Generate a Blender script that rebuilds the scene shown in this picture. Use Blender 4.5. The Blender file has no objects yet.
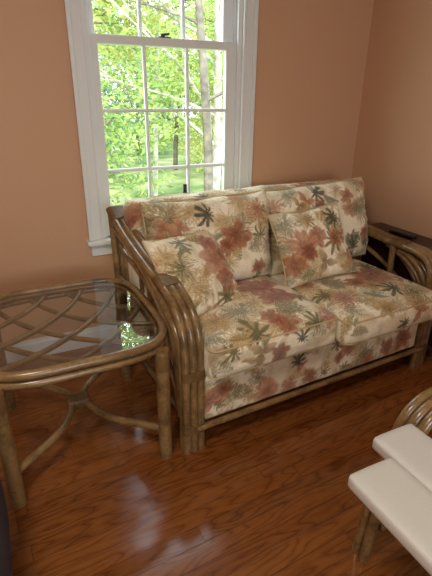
import bpy, math, random
import numpy as np
from mathutils import Vector, Matrix
random.seed(7)
PI = math.pi
scene = bpy.context.scene
COL = scene.collection

# ------------------------------------------------------------------ helpers
class MB:
    """collects shapes and links them as ONE mesh object"""
    def __init__(self): self.v = []; self.f = []
    def add(self, vs, fs):
        n = len(self.v); self.v += [tuple(p) for p in vs]; self.f += [tuple(i + n for i in f) for f in fs]
        return self
    def box(self, lo, hi):
        x0, y0, z0 = lo; x1, y1, z1 = hi
        vs = [(x0,y0,z0),(x1,y0,z0),(x1,y1,z0),(x0,y1,z0),(x0,y0,z1),(x1,y0,z1),(x1,y1,z1),(x0,y1,z1)]
        fs = [(3,2,1,0),(4,5,6,7),(0,1,5,4),(1,2,6,5),(2,3,7,6),(3,0,4,7)]
        return self.add(vs, fs)
    def tube(self, pts, r, seg=12, closed=False, smooth=0, cap=True, flat=1.0):
        P = [Vector(p) for p in pts]
        R = list(r) if isinstance(r, (list, tuple)) else [r] * len(P)
        if smooth:
            Q = []; RR = []
            n = len(P); rng = range(n if closed else n - 1)
            for i in rng:
                if closed: a, b, c, d = P[i-1], P[i], P[(i+1) % n], P[(i+2) % n]; r1, r2 = R[i], R[(i+1) % n]
                else: a, b, c, d = P[max(i-1,0)], P[i], P[i+1], P[min(i+2,n-1)]; r1, r2 = R[i], R[i+1]
                for k in range(smooth):
                    t = k / smooth; t2 = t*t; t3 = t2*t
                    Q.append(0.5*((2*b)+(c-a)*t+(2*a-5*b+4*c-d)*t2+(3*b-a-3*c+d)*t3)); RR.append(r1+(r2-r1)*t)
            if not closed: Q.append(P[-1]); RR.append(R[-1])
            P, R = Q, RR
        n = len(P); T = []
        for i in range(n):
            if closed: t = P[(i+1) % n] - P[i-1]
            else: t = P[min(i+1,n-1)] - P[max(i-1,0)]
            T.append(t.normalized())
        up = Vector((0,0,1)) if abs(T[0].z) < .9 else Vector((0,1,0))
        N = (up - up.dot(T[0])*T[0]).normalized(); vs = []; Ns = [N]
        for i in range(1, n):
            N = (N - N.dot(T[i])*T[i]).normalized(); Ns.append(N)
        for i in range(n):
            B = T[i].cross(Ns[i])
            for k in range(seg):
                a = 2*PI*k/seg; vs.append(P[i] + R[i]*(math.cos(a)*Ns[i] + flat*math.sin(a)*B))
        fs = []
        for i in range(n if closed else n-1):
            j = (i+1) % n
            for k in range(seg):
                l = (k+1) % seg; fs.append((i*seg+k, i*seg+l, j*seg+l, j*seg+k))
        if not closed and cap:
            fs.append(tuple(range(seg))[::-1]); fs.append(tuple((n-1)*seg+k for k in range(seg)))
        return self.add(vs, fs)
    def build(self, name, mat, parent=None, smooth=True, bevel=0, loc=None):
        me = bpy.data.meshes.new(name); me.from_pydata(self.v, [], self.f); me.update()
        if smooth:
            me.polygons.foreach_set('use_smooth', [True]*len(me.polygons))
        o = bpy.data.objects.new(name, me); COL.objects.link(o); me.materials.append(mat)
        if bevel:
            m = o.modifiers.new('bevel', 'BEVEL'); m.width = bevel; m.segments = 3; m.limit_method = 'ANGLE'; m.harden_normals = False
        if smooth:
            try: me.set_sharp_from_angle(angle=math.radians(50))
            except Exception: pass
        if parent: o.parent = parent
        if loc: o.location = loc
        return o

def tag(o, label=None, cat=None, group=None, kind=None):
    if label: o['label'] = label
    if cat: o['category'] = cat
    if group: o['group'] = group
    if kind: o['kind'] = kind
    return o
def empty(name, loc, rz=0):
    o = bpy.data.objects.new(name, None); COL.objects.link(o); o.location = loc; o.rotation_euler = (0,0,rz); o.empty_display_size = .1
    return o
def copy_tree(o, parent=None):
    c = o.copy(); COL.objects.link(c); c.parent = parent
    for ch in list(o.children): copy_tree(ch, c)
    return c

# ------------------------------------------------------------------ materials
def newmat(name):
    m = bpy.data.materials.new(name); m.use_nodes = True
    nt = m.node_tree; b = nt.nodes['Principled BSDF']
    return m, nt, b
def N(nt, t, **kw):
    n = nt.nodes.new(t)
    for k, v in kw.items():
        if k in n.inputs: n.inputs[k].default_value = v
        else: setattr(n, k, v)
    return n
def L(nt, a, b): nt.links.new(a, b)
def ramp(nt, fac, stops):
    r = nt.nodes.new('ShaderNodeValToRGB'); e = r.color_ramp.elements
    while len(e) < len(stops): e.new(.5)
    for i, (p, c) in enumerate(stops): e[i].position = p; e[i].color = (*c, 1)
    L(nt, fac, r.inputs[0]); return r
def sc(r, g, b):
    f = lambda c: ((c/255+.055)/1.055)**2.4 if c/255 > .04045 else c/255/12.92
    return (f(r), f(g), f(b))

def mat_rattan(name, dark, light, rough=.28, coat=True):
    m, nt, b = newmat(name)
    tc = N(nt, 'ShaderNodeTexCoord'); mp = N(nt, 'ShaderNodeMapping'); L(nt, tc.outputs['Object'], mp.inputs[0])
    n1 = N(nt, 'ShaderNodeTexNoise', Scale=9.0, Detail=5.0, Roughness=.6); L(nt, mp.outputs[0], n1.inputs['Vector'])
    n2 = N(nt, 'ShaderNodeTexNoise', Scale=70.0, Detail=3.0); L(nt, mp.outputs[0], n2.inputs['Vector'])
    ad = N(nt, 'ShaderNodeMath', operation='MULTIPLY_ADD'); L(nt, n2.outputs[0], ad.inputs[0]); ad.inputs[1].default_value = .45
    L(nt, n1.outputs[0], ad.inputs[2])
    r = ramp(nt, ad.outputs[0], [(.5, dark), (.85, light)])
    L(nt, r.outputs[0], b.inputs['Base Color']); b.inputs['Roughness'].default_value = rough
    b.inputs['Coat Weight'].default_value = .35; b.inputs['Coat Roughness'].default_value = .15
    bp = N(nt, 'ShaderNodeBump', Strength=.15, Distance=.002); L(nt, n2.outputs[0], bp.inputs['Height']); L(nt, bp.outputs[0], b.inputs['Normal'])
    if not coat: b.inputs['Coat Weight'].default_value = 0; b.inputs['Specular IOR Level'].default_value = .3
    return m
RATTAN = mat_rattan('rattan', sc(86,64,38), sc(146,114,72))
RATTAN_D = mat_rattan('rattan_binding', sc(84,60,36), sc(120,90,54), .5, False)

def mat_plain(name, col, rough=.5, bump=0, bscale=40, spec=.5):
    m, nt, b = newmat(name); b.inputs['Base Color'].default_value = (*col, 1); b.inputs['Roughness'].default_value = rough
    b.inputs['Specular IOR Level'].default_value = spec
    if bump:
        tc = N(nt, 'ShaderNodeTexCoord'); n = N(nt, 'ShaderNodeTexNoise', Scale=bscale, Detail=4.0); L(nt, tc.outputs['Object'], n.inputs['Vector'])
        bp = N(nt, 'ShaderNodeBump', Strength=bump, Distance=.003); L(nt, n.outputs[0], bp.inputs['Height']); L(nt, bp.outputs[0], b.inputs['Normal'])
    return m
def mat_wall():
    m, nt, b = newmat('terracotta_paint')
    tc = N(nt, 'ShaderNodeTexCoord'); n = N(nt, 'ShaderNodeTexNoise', Scale=1.3, Detail=2.0); L(nt, tc.outputs['Object'], n.inputs['Vector'])
    r = ramp(nt, n.outputs[0], [(.3, WALLC[0]), (.7, WALLC[1])]); L(nt, r.outputs[0], b.inputs['Base Color'])
    b.inputs['Roughness'].default_value = .55; b.inputs['Specular IOR Level'].default_value = .25
    n2 = N(nt, 'ShaderNodeTexNoise', Scale=160.0, Detail=2.0); L(nt, tc.outputs['Object'], n2.inputs['Vector'])
    bp = N(nt, 'ShaderNodeBump', Strength=.08, Distance=.002); L(nt, n2.outputs[0], bp.inputs['Height']); L(nt, bp.outputs[0], b.inputs['Normal'])
    return m
WALLC = (sc(200,157,123), sc(203,160,126))
WALL = mat_wall()
TRIM = mat_plain('white_trim_paint', sc(222,222,220), .3)
CEIL = mat_plain('ceiling_paint', sc(225,215,205), .8)
BLACK = mat_plain('black_plastic', (.008,.008,.009), .3)
DARKWOOD = mat_plain('dark_wood', sc(48,26,18), .35, .1, 20)
WHITEPAD = mat_plain('white_vinyl', sc(206,202,194), .45, .25, 300)
GREYFAB = mat_plain('grey_fabric', sc(92,88,98), .95, .9, 250, .1)
SKIN_TRIM = mat_plain('exterior_siding', sc(200,200,190), .7)

def mat_glass(name, tint=(1,1,1), rough=0.0, ior=1.5):
    m = bpy.data.materials.new(name); m.use_nodes = True; nt = m.node_tree; nt.nodes.clear()
    out = N(nt, 'ShaderNodeOutputMaterial'); mix = N(nt, 'ShaderNodeMixShader'); fr = N(nt, 'ShaderNodeFresnel', IOR=ior)
    t = N(nt, 'ShaderNodeBsdfTransparent'); t.inputs[0].default_value = (*tint, 1)
    g = N(nt, 'ShaderNodeBsdfGlossy', Roughness=rough)
    geo = N(nt, 'ShaderNodeNewGeometry'); inv = N(nt, 'ShaderNodeMath', operation='SUBTRACT'); inv.inputs[0].default_value = 1; L(nt, geo.outputs['Backfacing'], inv.inputs[1])
    mu = N(nt, 'ShaderNodeMath', operation='MULTIPLY'); L(nt, fr.outputs[0], mu.inputs[0]); L(nt, inv.outputs[0], mu.inputs[1])
    L(nt, mu.outputs[0], mix.inputs[0]); L(nt, t.outputs[0], mix.inputs[1]); L(nt, g.outputs[0], mix.inputs[2]); L(nt, mix.outputs[0], out.inputs[0])
    return m
PANE = mat_glass('window_glass', (.97,.99,.98), 0, 1.3)
TABLEGLASS = mat_glass('table_glass', (.9,.93,.93), 0.0, 2.4)

def mat_floor():
    m, nt, b = newmat('oak_strip_floor')
    tc = N(nt, 'ShaderNodeTexCoord'); mp = N(nt, 'ShaderNodeMapping'); mp.inputs['Rotation'].default_value = (0,0,math.radians(FLOOR_ROT)); L(nt, tc.outputs['Object'], mp.inputs[0])
    sx = N(nt, 'ShaderNodeSeparateXYZ'); L(nt, mp.outputs[0], sx.inputs[0])
    def M(op, a, bb=None, c=None):
        n = N(nt, 'ShaderNodeMath', operation=op)
        for i, v in enumerate((a, bb, c)):
            if v is None: continue
            if isinstance(v, (int, float)): n.inputs[i].default_value = v
            else: L(nt, v, n.inputs[i])
        return n.outputs[0]
    PW = .072
    row = M('DIVIDE', sx.outputs[1], PW); rid = M('FLOOR', row); fy = M('SUBTRACT', row, rid)
    wn = N(nt, 'ShaderNodeTexWhiteNoise', noise_dimensions='1D'); L(nt, rid, wn.inputs['W'])
    xs = M('ADD', M('DIVIDE', sx.outputs[0], 1.05), M('MULTIPLY', wn.outputs['Value'], 7.3)); cid = M('FLOOR', xs); fx = M('SUBTRACT', xs, cid)
    w2 = N(nt, 'ShaderNodeTexWhiteNoise', noise_dimensions='2D'); cb = N(nt, 'ShaderNodeCombineXYZ'); L(nt, rid, cb.inputs[0]); L(nt, cid, cb.inputs[1]); L(nt, cb.outputs[0], w2.inputs['Vector'])
    # grain coordinates: stretched along the board, shifted per board
    gx = M('MULTIPLY', sx.outputs[0], 1.0); gv = N(nt, 'ShaderNodeCombineXYZ')
    L(nt, M('ADD', gx, M('MULTIPLY', w2.outputs['Value'], 31.0)), gv.inputs[0]); L(nt, M('MULTIPLY', sx.outputs[1], 5.0), gv.inputs[1]); L(nt, M('MULTIPLY', w2.outputs['Value'], 17.0), gv.inputs[2])
    n1 = N(nt, 'ShaderNodeTexNoise', Scale=1.6, Detail=2.0, Roughness=.5); L(nt, gv.outputs[0], n1.inputs['Vector'])
    rings = M('POWER', M('ABSOLUTE', M('SINE', M('MULTIPLY', n1.outputs[0], 42.0))), .35)
    n2 = N(nt, 'ShaderNodeTexNoise', Scale=14.0, Detail=5.0, Roughness=.7); L(nt, gv.outputs[0], n2.inputs['Vector'])
    g = M('ADD', M('MULTIPLY', M('SUBTRACT', rings, .8), .42), M('MULTIPLY_ADD', n2.outputs[0], .55, .24))
    g = M('ADD', g, M('MULTIPLY', M('SUBTRACT', w2.outputs['Value'], .5), .22))
    r = ramp(nt, g, [(.22, FLOORC[0]), (.5, FLOORC[1]), (.82, FLOORC[2])])
    # seams
    dy = M('MULTIPLY', M('MINIMUM', fy, M('SUBTRACT', 1.0, fy)), PW); dx = M('MULTIPLY', M('MINIMUM', fx, M('SUBTRACT', 1.0, fx)), 1.05)
    d = M('MINIMUM', dy, dx); seam = M('SMOOTH_MIN', M('DIVIDE', d, .0016), 1.0, .1)
    mx = N(nt, 'ShaderNodeMix', data_type='RGBA'); L(nt, seam, mx.inputs[0]); mx.inputs[6].default_value = (*sc(58,26,12), 1); L(nt, r.outputs[0], mx.inputs[7])
    L(nt, mx.outputs[2], b.inputs['Base Color'])
    rr = M('MULTIPLY_ADD', n2.outputs[0], .10, .10); L(nt, rr, b.inputs['Roughness'])
    b.inputs['Specular IOR Level'].default_value = .5
    n3 = N(nt, 'ShaderNodeTexNoise', Scale=7.0, Detail=1.0); L(nt, tc.outputs['Object'], n3.inputs['Vector'])
    h = M('ADD', M('MULTIPLY', seam, .35), M('ADD', M('MULTIPLY', n3.outputs[0], .5), M('MULTIPLY', n2.outputs[0], .12)))
    h = M('ADD', h, M('MULTIPLY', w2.outputs['Value'], .2))
    bp = N(nt, 'ShaderNodeBump', Strength=.35, Distance=.002); L(nt, h, bp.inputs['Height']); L(nt, bp.outputs[0], b.inputs['Normal'])
    return m
FLOOR_ROT = -3.0
FLOORC = (sc(94,50,20), sc(124,72,31), sc(148,90,43))
FLOOR = mat_floor()

# ------------------------------------------------------------------ room shell
D = 2.62; XR = 2.40; XL = -2.2; YR = -3.0; H = 2.62
# window opening in the back wall
WX0, WX1, WZ0, WZ1 = .532, 1.438, .70, 2.50
def wall_with_hole(name, y0, y1, x0, x1, hx0, hx1, hz0, hz1):
    m = MB()
    m.box((x0,y0,0),(hx0,y1,H)); m.box((hx1,y0,0),(x1,y1,H)); m.box((hx0,y0,0),(hx1,y1,hz0)); m.box((hx0,y0,hz1),(hx1,y1,H))
    return tag(m.build(name, WALL, smooth=False), kind='structure')
wall_with_hole('wall_back', D, D+.14, XL-.1, XR+.1, WX0, WX1, WZ0, WZ1)
wall_with_hole('wall_front', YR-.14, YR, XL-.1, XR+.1, -.9, .9, .95, 2.2)
tag(MB().box((XR,YR,0),(XR+.12,D,H)).build('wall_right', WALL, smooth=False), kind='structure')
tag(MB().box((XL-.12,YR,0),(XL,D,H)).build('wall_left', WALL, smooth=False), kind='structure')
tag(MB().box((XL-.1,YR-.1,-.06),(XR+.1,D+.1,0)).build('floor', FLOOR, smooth=False), kind='structure')
tag(MB().box((XL-.1,YR-.1,H),(XR+.1,D+.1,H+.08)).build('ceiling', CEIL, smooth=False), kind='structure')
def baseboard(name, a, b, nrm):
    # profile: 12 mm board, 110 high, with a small stepped top
    a = Vector(a); b = Vector(b); n = Vector(nrm); m = MB()
    prof = [(0,0),(.014,0),(.014,.098),(.010,.106),(.008,.118),(.003,.124),(0,.124)]
    vs = []
    for p in (a, b):
        for (o, z) in prof: vs.append(p + n*o + Vector((0,0,z)))
    k = len(prof); fs = [(i, i+1, k+i+1, k+i) for i in range(k-1)] + [tuple(range(k))[::-1], tuple(range(k, 2*k))]
    m.add(vs, fs); return tag(m.build(name, TRIM, smooth=False), kind='structure')
baseboard('baseboard_back', (XL,D,0), (XR,D,0), (0,-1,0))
baseboard('baseboard_right', (XR,D,0), (XR,YR,0), (-1,0,0))
baseboard('baseboard_left', (XL,YR,0), (XL,D,0), (1,0,0))

# ------------------------------------------------------------------ window_1
win = empty('window_1', (0,0,0)); tag(win, kind='structure')
CX0, CX1, CZ0, CZ1 = .452, 1.520, .70, 2.585
def casing_mb():
    m = MB(); F = D-.018
    w = .082
    for (a, b) in (((CX0,F,CZ0),(CX0+w,D+.001,CZ1)), ((CX1-w,F,CZ0),(CX1,D+.001,CZ1)), ((CX0,F,CZ1-w),(CX1,D+.001,CZ1))):
        m.box(a, b)
    # raised outer back-band and inner bead
    for (a, b) in (((CX0-.006,F-.010,CZ0),(CX0+.018,F+.002,CZ1+.006)), ((CX1-.018,F-.010,CZ0),(CX1+.006,F+.002,CZ1+.006)), ((CX0,F-.010,CZ1-.018),(CX1,F+.002,CZ1+.006)),
                   ((CX0+w-.014,F-.005,CZ0),(CX0+w,F+.002,CZ1-w)), ((CX1-w,F-.005,CZ0),(CX1-w+.014,F+.002,CZ1-w))):
        m.box(a, b)
    return m
casing_mb().build('casing', TRIM, win, bevel=.003)
m = MB(); m.box((CX0-.022,D-.058,.672),(CX1+.022,D+.06,.700)); m.build('stool', TRIM, win, bevel=.008)
m = MB(); m.box((CX0+.002,D-.018,.600),(CX1-.002,D+.001,.672)); m.box((CX0+.0,D-.026,.655),(CX1,D+.001,.672)); m.build('apron', TRIM, win, bevel=.004)
# jamb liner with parting stops
m = MB()
for s, x in ((1, WX0), (-1, WX1)):
    a, b = sorted((x, x+s*.012)); m.box((a, D-.001, WZ0), (b, D+.14, WZ1))
    a, b = sorted((x, x+s*.026)); m.box((a, D+.0, WZ0), (b, D+.016, WZ1))
    m.box((a, D+.052, WZ0), (b, D+.062, WZ1)); m.box((a, D+.098, WZ0), (b, D+.14, WZ1))
m.box((WX0, D, WZ1-.02), (WX1, D+.14, WZ1)); m.box((WX0, D+.05, WZ0-.01), (WX1, D+.17, WZ0+.03))
m.build('jamb', TRIM, win, bevel=.002)
# sashes
def sash(x0, x1, z0, z1, yc, rows, cols, stile, top, bot, gx, gz, name):
    m = MB(); t = .017
    m.box((x0,yc-t,z0),(gx[0],yc+t,z1)); m.box((gx[-1],yc-t,z0),(x1,yc+t,z1))
    m.box((gx[0],yc-t,z0),(gx[-1],yc+t,gz[0])); m.box((gx[0],yc-t,gz[-1]),(gx[-1],yc+t,z1))
    o = m.build(name, TRIM, win, bevel=.002)
    mu = MB()
    for x in gx[1:-1]:
        mu.box((x-.009,yc-.010,gz[0]),(x+.009,yc+.010,gz[-1])); mu.box((x-.004,yc-.015,gz[0]),(x+.004,yc+.015,gz[-1]))
    for z in gz[1:-1]:
        mu.box((gx[0],yc-.0095,z-.009),(gx[-1],yc+.0095,z+.009)); mu.box((gx[0],yc-.0145,z-.004),(gx[-1],yc+.0145,z+.004))
    mu.build('muntins', TRIM, o, bevel=.0015)
    g = MB().box((gx[0]-.003,yc-.0015,gz[0]-.003),(gx[-1]+.003,yc+.0015,gz[-1]+.003)); g.build('pane', PANE, o, smooth=False)
    return o
GX = [.597, .8485, 1.100, 1.345]
low = sash(.558, 1.412, .7005, 1.777, D+.034, 3, 3, 0, 0, 0, GX, [.775, 1.084, 1.408, 1.735], 'lower_sash')
GX2 = [.606, .852, 1.102, 1.356]
upp = sash(.558, 1.412, 1.735, 2.485, D+.080, 2, 3, 0, 0, 0, [.597,.8485,1.1,1.345], [1.775, 2.10, 2.43], 'upper_sash')
# sash lock on the meeting rail
m = MB(); m.box((.935,D+.022,1.777),(1.005,D+.046,1.783)); m.tube([(.962,D+.034,1.783),(.962,D+.034,1.796)], .013, 14); m.tube([(.955,D+.030,1.793),(1.000,D+.036,1.800)], .006, 8)
m.build('sash_lock', BLACK, low)

# added_window: unseen opening added behind the camera to let light in, only a frame with panes
w2 = empty('added_window', (0,0,0)); tag(w2, kind='structure')
m = MB()
for x in (-.9, -.025, .85): m.box((x,YR-.1,.95),(x+.05,YR-.04,2.2))
m.box((-.9,YR-.1,.95),(.9,YR-.04,1.0)); m.box((-.9,YR-.1,2.15),(.9,YR-.04,2.2)); m.build('window_frame', TRIM, w2, smooth=False)

# ------------------------------------------------------------------ loveseat geometry frame
TH = math.radians(3.0)
SO = Vector((.575, 1.425, 0))
sofa = empty('loveseat', SO, TH)
tag(sofa, 'two-seat rattan loveseat with floral upholstery under the window', 'loveseat')
SW = 1.60
RAIL = [(.05,.0),(.05,.30),(.052,.46),(.066,.565),(.105,.645),(.175,.700),(.27,.733),(.38,.752),(.50,.774),(.62,.800),(.73,.830),(.83,.862),(.91,.893),(.965,.918)]
RAIL_R = [(.045,.0),(.045,.30),(.045,.47),(.052,.585),(.082,.655),(.145,.690),(.25,.698),(.37,.702),(.48,.708),(.60,.722),(.72,.755),(.83,.80),(.91,.85),(.965,.89)]
def rail_at(y, RAIL):
    for (a, b) in zip(RAIL[5:], RAIL[6:]):
        if a[0] <= y <= b[0]: t = (y-a[0])/(b[0]-a[0]); return a[1]+(b[1]-a[1])*t
    return RAIL[-1][1]
def make_arm(x0, flip, RAIL):
    """x0 = outer face; flip=+1 puts the three poles inwards along +x; the arm bows outwards towards the back"""
    s = flip; r = .0180
    bow = lambda y: -s*.006*max(0, (y-.15)/.65)**1.4
    xs = [x0+s*(.017+.0345*i) for i in range(3)]
    arm = MB()
    for x in xs: arm.tube([(x+bow(y), y, z) for (y, z) in RAIL], r, 12, smooth=4)
    arm.build('arm', RATTAN, sofa)
    for x in xs[:2]: MB().tube([(x+bow(.8),.90,0),(x+bow(.8),.915,.5),(x+bow(.8),.955,rail_at(.955, RAIL)-.005)], r, 12, smooth=2).build('leg', RATTAN, sofa)
    for x in xs[:2]:
        MB().tube([(x,.083,.0),(x,.083,.34),(x,.095,.50),(x+bow(.15),.15,.59),(x+bow(.24),.24,.645),(x+bow(.36),.36,rail_at(.36, RAIL)-.042)], r, 12, smooth=4).build('leg', RATTAN, sofa)
    # nested curved spindles: from the front leg up and back to the rail and the back post
    for i, (yt, dz, zb) in enumerate([(.40,.035,.46),(.52,.03,.41),(.63,.03,.36),(.74,.03,.31),(.85,.03,.26),(.93,.08,.22),(.93,.20,.19),(.93,.34,.16)][::1 if flip > 0 else 3]):
        zt = rail_at(yt, RAIL)-dz; pts = []; xx = xs[1-i%2]+s*.002; yb = .115
        cy, cz = yb+.03, zt*.93-.02
        for k in range(11):
            t = k/10; y = (1-t)**2*yb+2*t*(1-t)*cy+t*t*yt; z = (1-t)**2*zb+2*t*(1-t)*cz+t*t*zt; pts.append((xx+bow(y), y, z))
        MB().tube(pts, .0135, 10, smooth=2).build('spindle', RATTAN, sofa)
    for y in ((.50,.61,.72,.82) if flip > 0 else (.31,)):
        MB().tube([(xs[2],y,.13),(xs[2],y+.01,.45),(xs[2]+bow(y),y+.02,rail_at(y+.02, RAIL)-.01)], .0135 if flip > 0 else .018, 10, smooth=3).build('spindle', RATTAN, sofa)
    MB().tube([(xs[1],.06,.125),(xs[1]+bow(.4),.4,.125),(xs[1]+bow(.9),.90,.125)], .0155, 12, smooth=3).build('side_rail', RATTAN, sofa)
    # wrapped bindings
    def wrap(path, name='binding'):
        b = MB()
        # flattened sleeve around the three poles
        P = [Vector(p) for p in path]; cx0 = (xs[0]+xs[2])/2; half = .0345+r+.002; th = r+.003
        vs = []; k = 16; rings = []
        for i, p in enumerate(P):
            cx = cx0+bow(p.y); t = (P[min(i+1,len(P)-1)]-P[max(i-1,0)]).normalized(); n = Vector((1,0,0)).cross(t).normalized()
            for j in range(k):
                a = 2*PI*j/k; ca, sa = math.cos(a), math.sin(a)
                dx = math.copysign(min(abs(ca)**.75,1), ca)*half; dn = math.copysign(abs(sa)**.8, sa)*1.12*th
                vs.append(Vector((cx+dx, p.y, p.z)) + n*dn)
        fs = []
        for i in range(len(P)-1):
            for j in range(k): l = (j+1)%k; fs.append((i*k+j, i*k+l, (i+1)*k+l, (i+1)*k+j))
        fs.append(tuple(range(k))); fs.append(tuple((len(P)-1)*k+j for j in range(k))[::-1])
        b.add(vs, fs); b.build(name, RATTAN_D, sofa)
    wrap([(0,RAIL[0][0],.105),(0,RAIL[0][0],.15)]); wrap([(0,RAIL[1][0],.385),(0,RAIL[1][0]+.001,.43)])
    wrap([(0,y,rail_at(y, RAIL)) for y in (.255,.30,.345)])
    wrap([(0,y,rail_at(y, RAIL)+e) for y, e in ((.875,0),(.92,0),(.967,.006))])
make_arm(0.0, 1, RAIL); make_arm(SW, -1, RAIL_R)
# front rail and back rails
m = MB(); m.tube([(.06,.035,.128),(SW-.06,.035,.128)], .0155, 12); m.build('front_rail', RATTAN, sofa)
m = MB(); m.tube([(.06,.90,.128),(SW-.06,.90,.128)], .0155, 12); m.build('back_rail', RATTAN, sofa)

# ------------------------------------------------------------------ floral print
def smooth(e0, e1, x):
    t = np.clip((x-e0)/(e1-e0+1e-12), 0, 1); return t*t*(3-2*t)
def lerp(c, col, a): return c*(1-a[:,None]) + np.asarray(col)[None,:]*a[:,None]
CREAM = np.array(sc(246,234,206)); 
PAL = dict(rust=(sc(178,112,80), sc(126,66,44)), red=(sc(154,88,66), sc(110,54,42)), coral=(sc(200,146,112), sc(160,100,70)), mauve=(sc(176,118,106), sc(136,78,72)),
           green=(sc(92,96,76), sc(48,54,42)), olive=(sc(136,126,82), sc(80,76,44)), gold=(sc(198,164,104), sc(140,104,56)), tan=(sc(192,168,128), sc(136,112,78)),
           sage=(sc(154,152,128), sc(100,104,84)))
def vnoise(x, y, s, seed):
    rs = np.random.RandomState(seed); G = rs.rand(64, 64)
    X = x/s; Y = y/s; i = np.floor(X).astype(int); j = np.floor(Y).astype(int); fx = X-i; fy = Y-j
    fx = fx*fx*(3-2*fx); fy = fy*fy*(3-2*fy); g = lambda a, b: G[a % 64, b % 64]
    return (g(i,j)*(1-fx)+g(i+1,j)*fx)*(1-fy)+(g(i,j+1)*(1-fx)+g(i+1,j+1)*fx)*fy
def paint(u, v, motifs, seed=1):
    n = len(u); c = np.repeat(CREAM[None,:], n, 0)
    wob = (vnoise(u, v, .03, seed)-.5)*.012; wob2 = (vnoise(u, v, .03, seed+9)-.5)*.012
    u0 = u+wob; v0 = v+wob2
    # faint wash in the ground
    a = smooth(.45, .8, vnoise(u, v, .07, seed+3))*.55; c = lerp(c, sc(208,182,134), a)
    a = smooth(.6, .85, vnoise(u, v, .05, seed+5))*.35; c = lerp(c, sc(184,170,132), a)
    for (kind, x, y, R, rot, pal) in motifs:
        R = R*{'flower': 1.18, 'palm': 1.2, 'petals': 1.25, 'spike': 1.1}.get(kind, 1.08)
        dx = u0-x; dy = v0-y; msk = (np.abs(dx) < R*1.4) & (np.abs(dy) < R*1.4)
        if not msk.any(): continue
        ix = np.nonzero(msk)[0]; dx = dx[ix]; dy = dy[ix]
        r = np.sqrt(dx*dx+dy*dy)+1e-9; th = np.arctan2(dy, dx)-rot; li, dk = PAL[pal]
        e = .004
        if kind == 'flower':      # big soft five petal bloom
            k = 5; s = np.abs(np.cos(k*th/2)); an = vnoise(np.cos(th)*2+5, np.sin(th)*2+5, .6, int(abs(x)*1000+abs(y)*777) % 91+3); edge = R*(.66+.34*s**.6)*(.66+.62*an); a = smooth(edge+e*1.8, edge-e*1.4, r)*.9
            tone = .5+.5*np.cos(k*2*th)*.5+.5*(vnoise(dx+R, dy+R, .014, seed+11)-.5)
            inner = smooth(R*.55, R*.1, r)
            cc = lerp(np.repeat(np.asarray(li)[None,:], len(ix), 0), dk, np.clip(inner*.8+(.35*(1-s)+.35*(tone<.4)), 0, 1))
            vein = smooth(.75, 1, np.abs(np.cos(k*th*3)))*.35; cc = lerp(cc, dk, vein)
            rim = smooth(edge-R*.16, edge-e, r)*.35; cc = lerp(cc, sc(214,168,128), rim)
        elif kind == 'petals':    # a few loose broad petals
            k = 3; s = np.abs(np.cos(k*th/2)); edge = R*(.15+.85*s**1.6)*(1+.10*np.cos(9*th)); a = smooth(edge+e, edge-e, r)
            cc = lerp(np.repeat(np.asarray(li)[None,:], len(ix), 0), dk, np.clip(.8*smooth(R*.9, 0, r)+.4*(vnoise(dx+R, dy+R, .012, seed+13)-.3), 0, 1))
        elif kind == 'palm':      # spiky leaf fan
            k = 9; s = np.abs(np.cos(k*th/2)); lenmod = .78+.32*np.cos(th); rad = vnoise(np.cos(th)*2+5, np.sin(th)*2+5, .45, int(abs(x)*1000+abs(y)*555) % 89+3); edge = R*1.1*lenmod*(.28+.72*s**1.5)*(.66+.6*rad); a = smooth(edge+e*.8, edge-e*.8, r)
            cc = lerp(np.repeat(np.asarray(li)[None,:], len(ix), 0), dk, np.clip(smooth(.8, 1, s)*.5+smooth(R*.6, 0, r)*.6, 0, 1))
        elif kind in ('spike', 'burst'):     # fine rayed bloom or spray of narrow leaves
            k = 15 if kind == 'spike' else 11; rad = (vnoise(np.cos(th)*2+5, np.sin(th)*2+5, .35, int(x*1000) % 97+3)); thb = th+.35*r/R*np.sin(3*th)+.25*rad
            s = np.abs(np.cos(k*thb)); edge = R*(.30+.70*s**1.3)*(.62+.5*rad); a = smooth(edge+e*.6, edge-e*.6, r)*(.9 if kind == 'spike' else .82)
            alt = .5+.5*np.cos(k*thb*2+1.1); t2 = .5+.5*np.cos(k*thb+.5*np.sin(th*2))
            cc = lerp(np.repeat(np.asarray(li)[None,:], len(ix), 0), dk, np.clip(smooth(R*.35, 0, r)*.5+.6*smooth(.35, .8, t2)*smooth(R*1.1, R*.2, r), 0, 1))
            cc = lerp(cc, sc(228,206,164), smooth(.7, 1, alt)*(.55 if kind == 'burst' else .25))
        elif kind == 'fern':      # drooping frond: leaflets along a stem
            X = dx*math.cos(rot)+dy*math.sin(rot); Y = -dx*math.sin(rot)+dy*math.cos(rot); Y = Y + .25*X*X/R
            t = (X+R)/(2*R); wid = R*.5*np.sin(np.clip(t, 0, 1)*PI)**.6
            comb = np.abs(np.sin((X-np.abs(Y)*.8)/R*13)); a = ((t > 0) & (t < 1))*smooth(wid+e, wid-e, np.abs(Y))*smooth(.25, .6, comb); a = np.maximum(a, ((t>0)&(t<1))*smooth(.005, .002, np.abs(Y)))*.8
            cc = lerp(np.repeat(np.asarray(li)[None,:], len(ix), 0), dk, smooth(.5, 1, comb)*.5)
        else:                     # leaf: single bent leaf
            X = dx*math.cos(rot)+dy*math.sin(rot); Y = -dx*math.sin(rot)+dy*math.cos(rot); Y = Y+.3*X*X/R
            wid = R*.28*np.clip(1-(X/R)**2, 0, 1); a = smooth(wid+e, wid-e*.5, np.abs(Y))*(np.abs(X) < R)
            cc = lerp(np.repeat(np.asarray(li)[None,:], len(ix), 0), dk, smooth(.004, .001, np.abs(Y))*.6+.4*(Y < 0))
        a = a*(.82+.18*vnoise(dx+5, dy+5, .02, seed+21))
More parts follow.
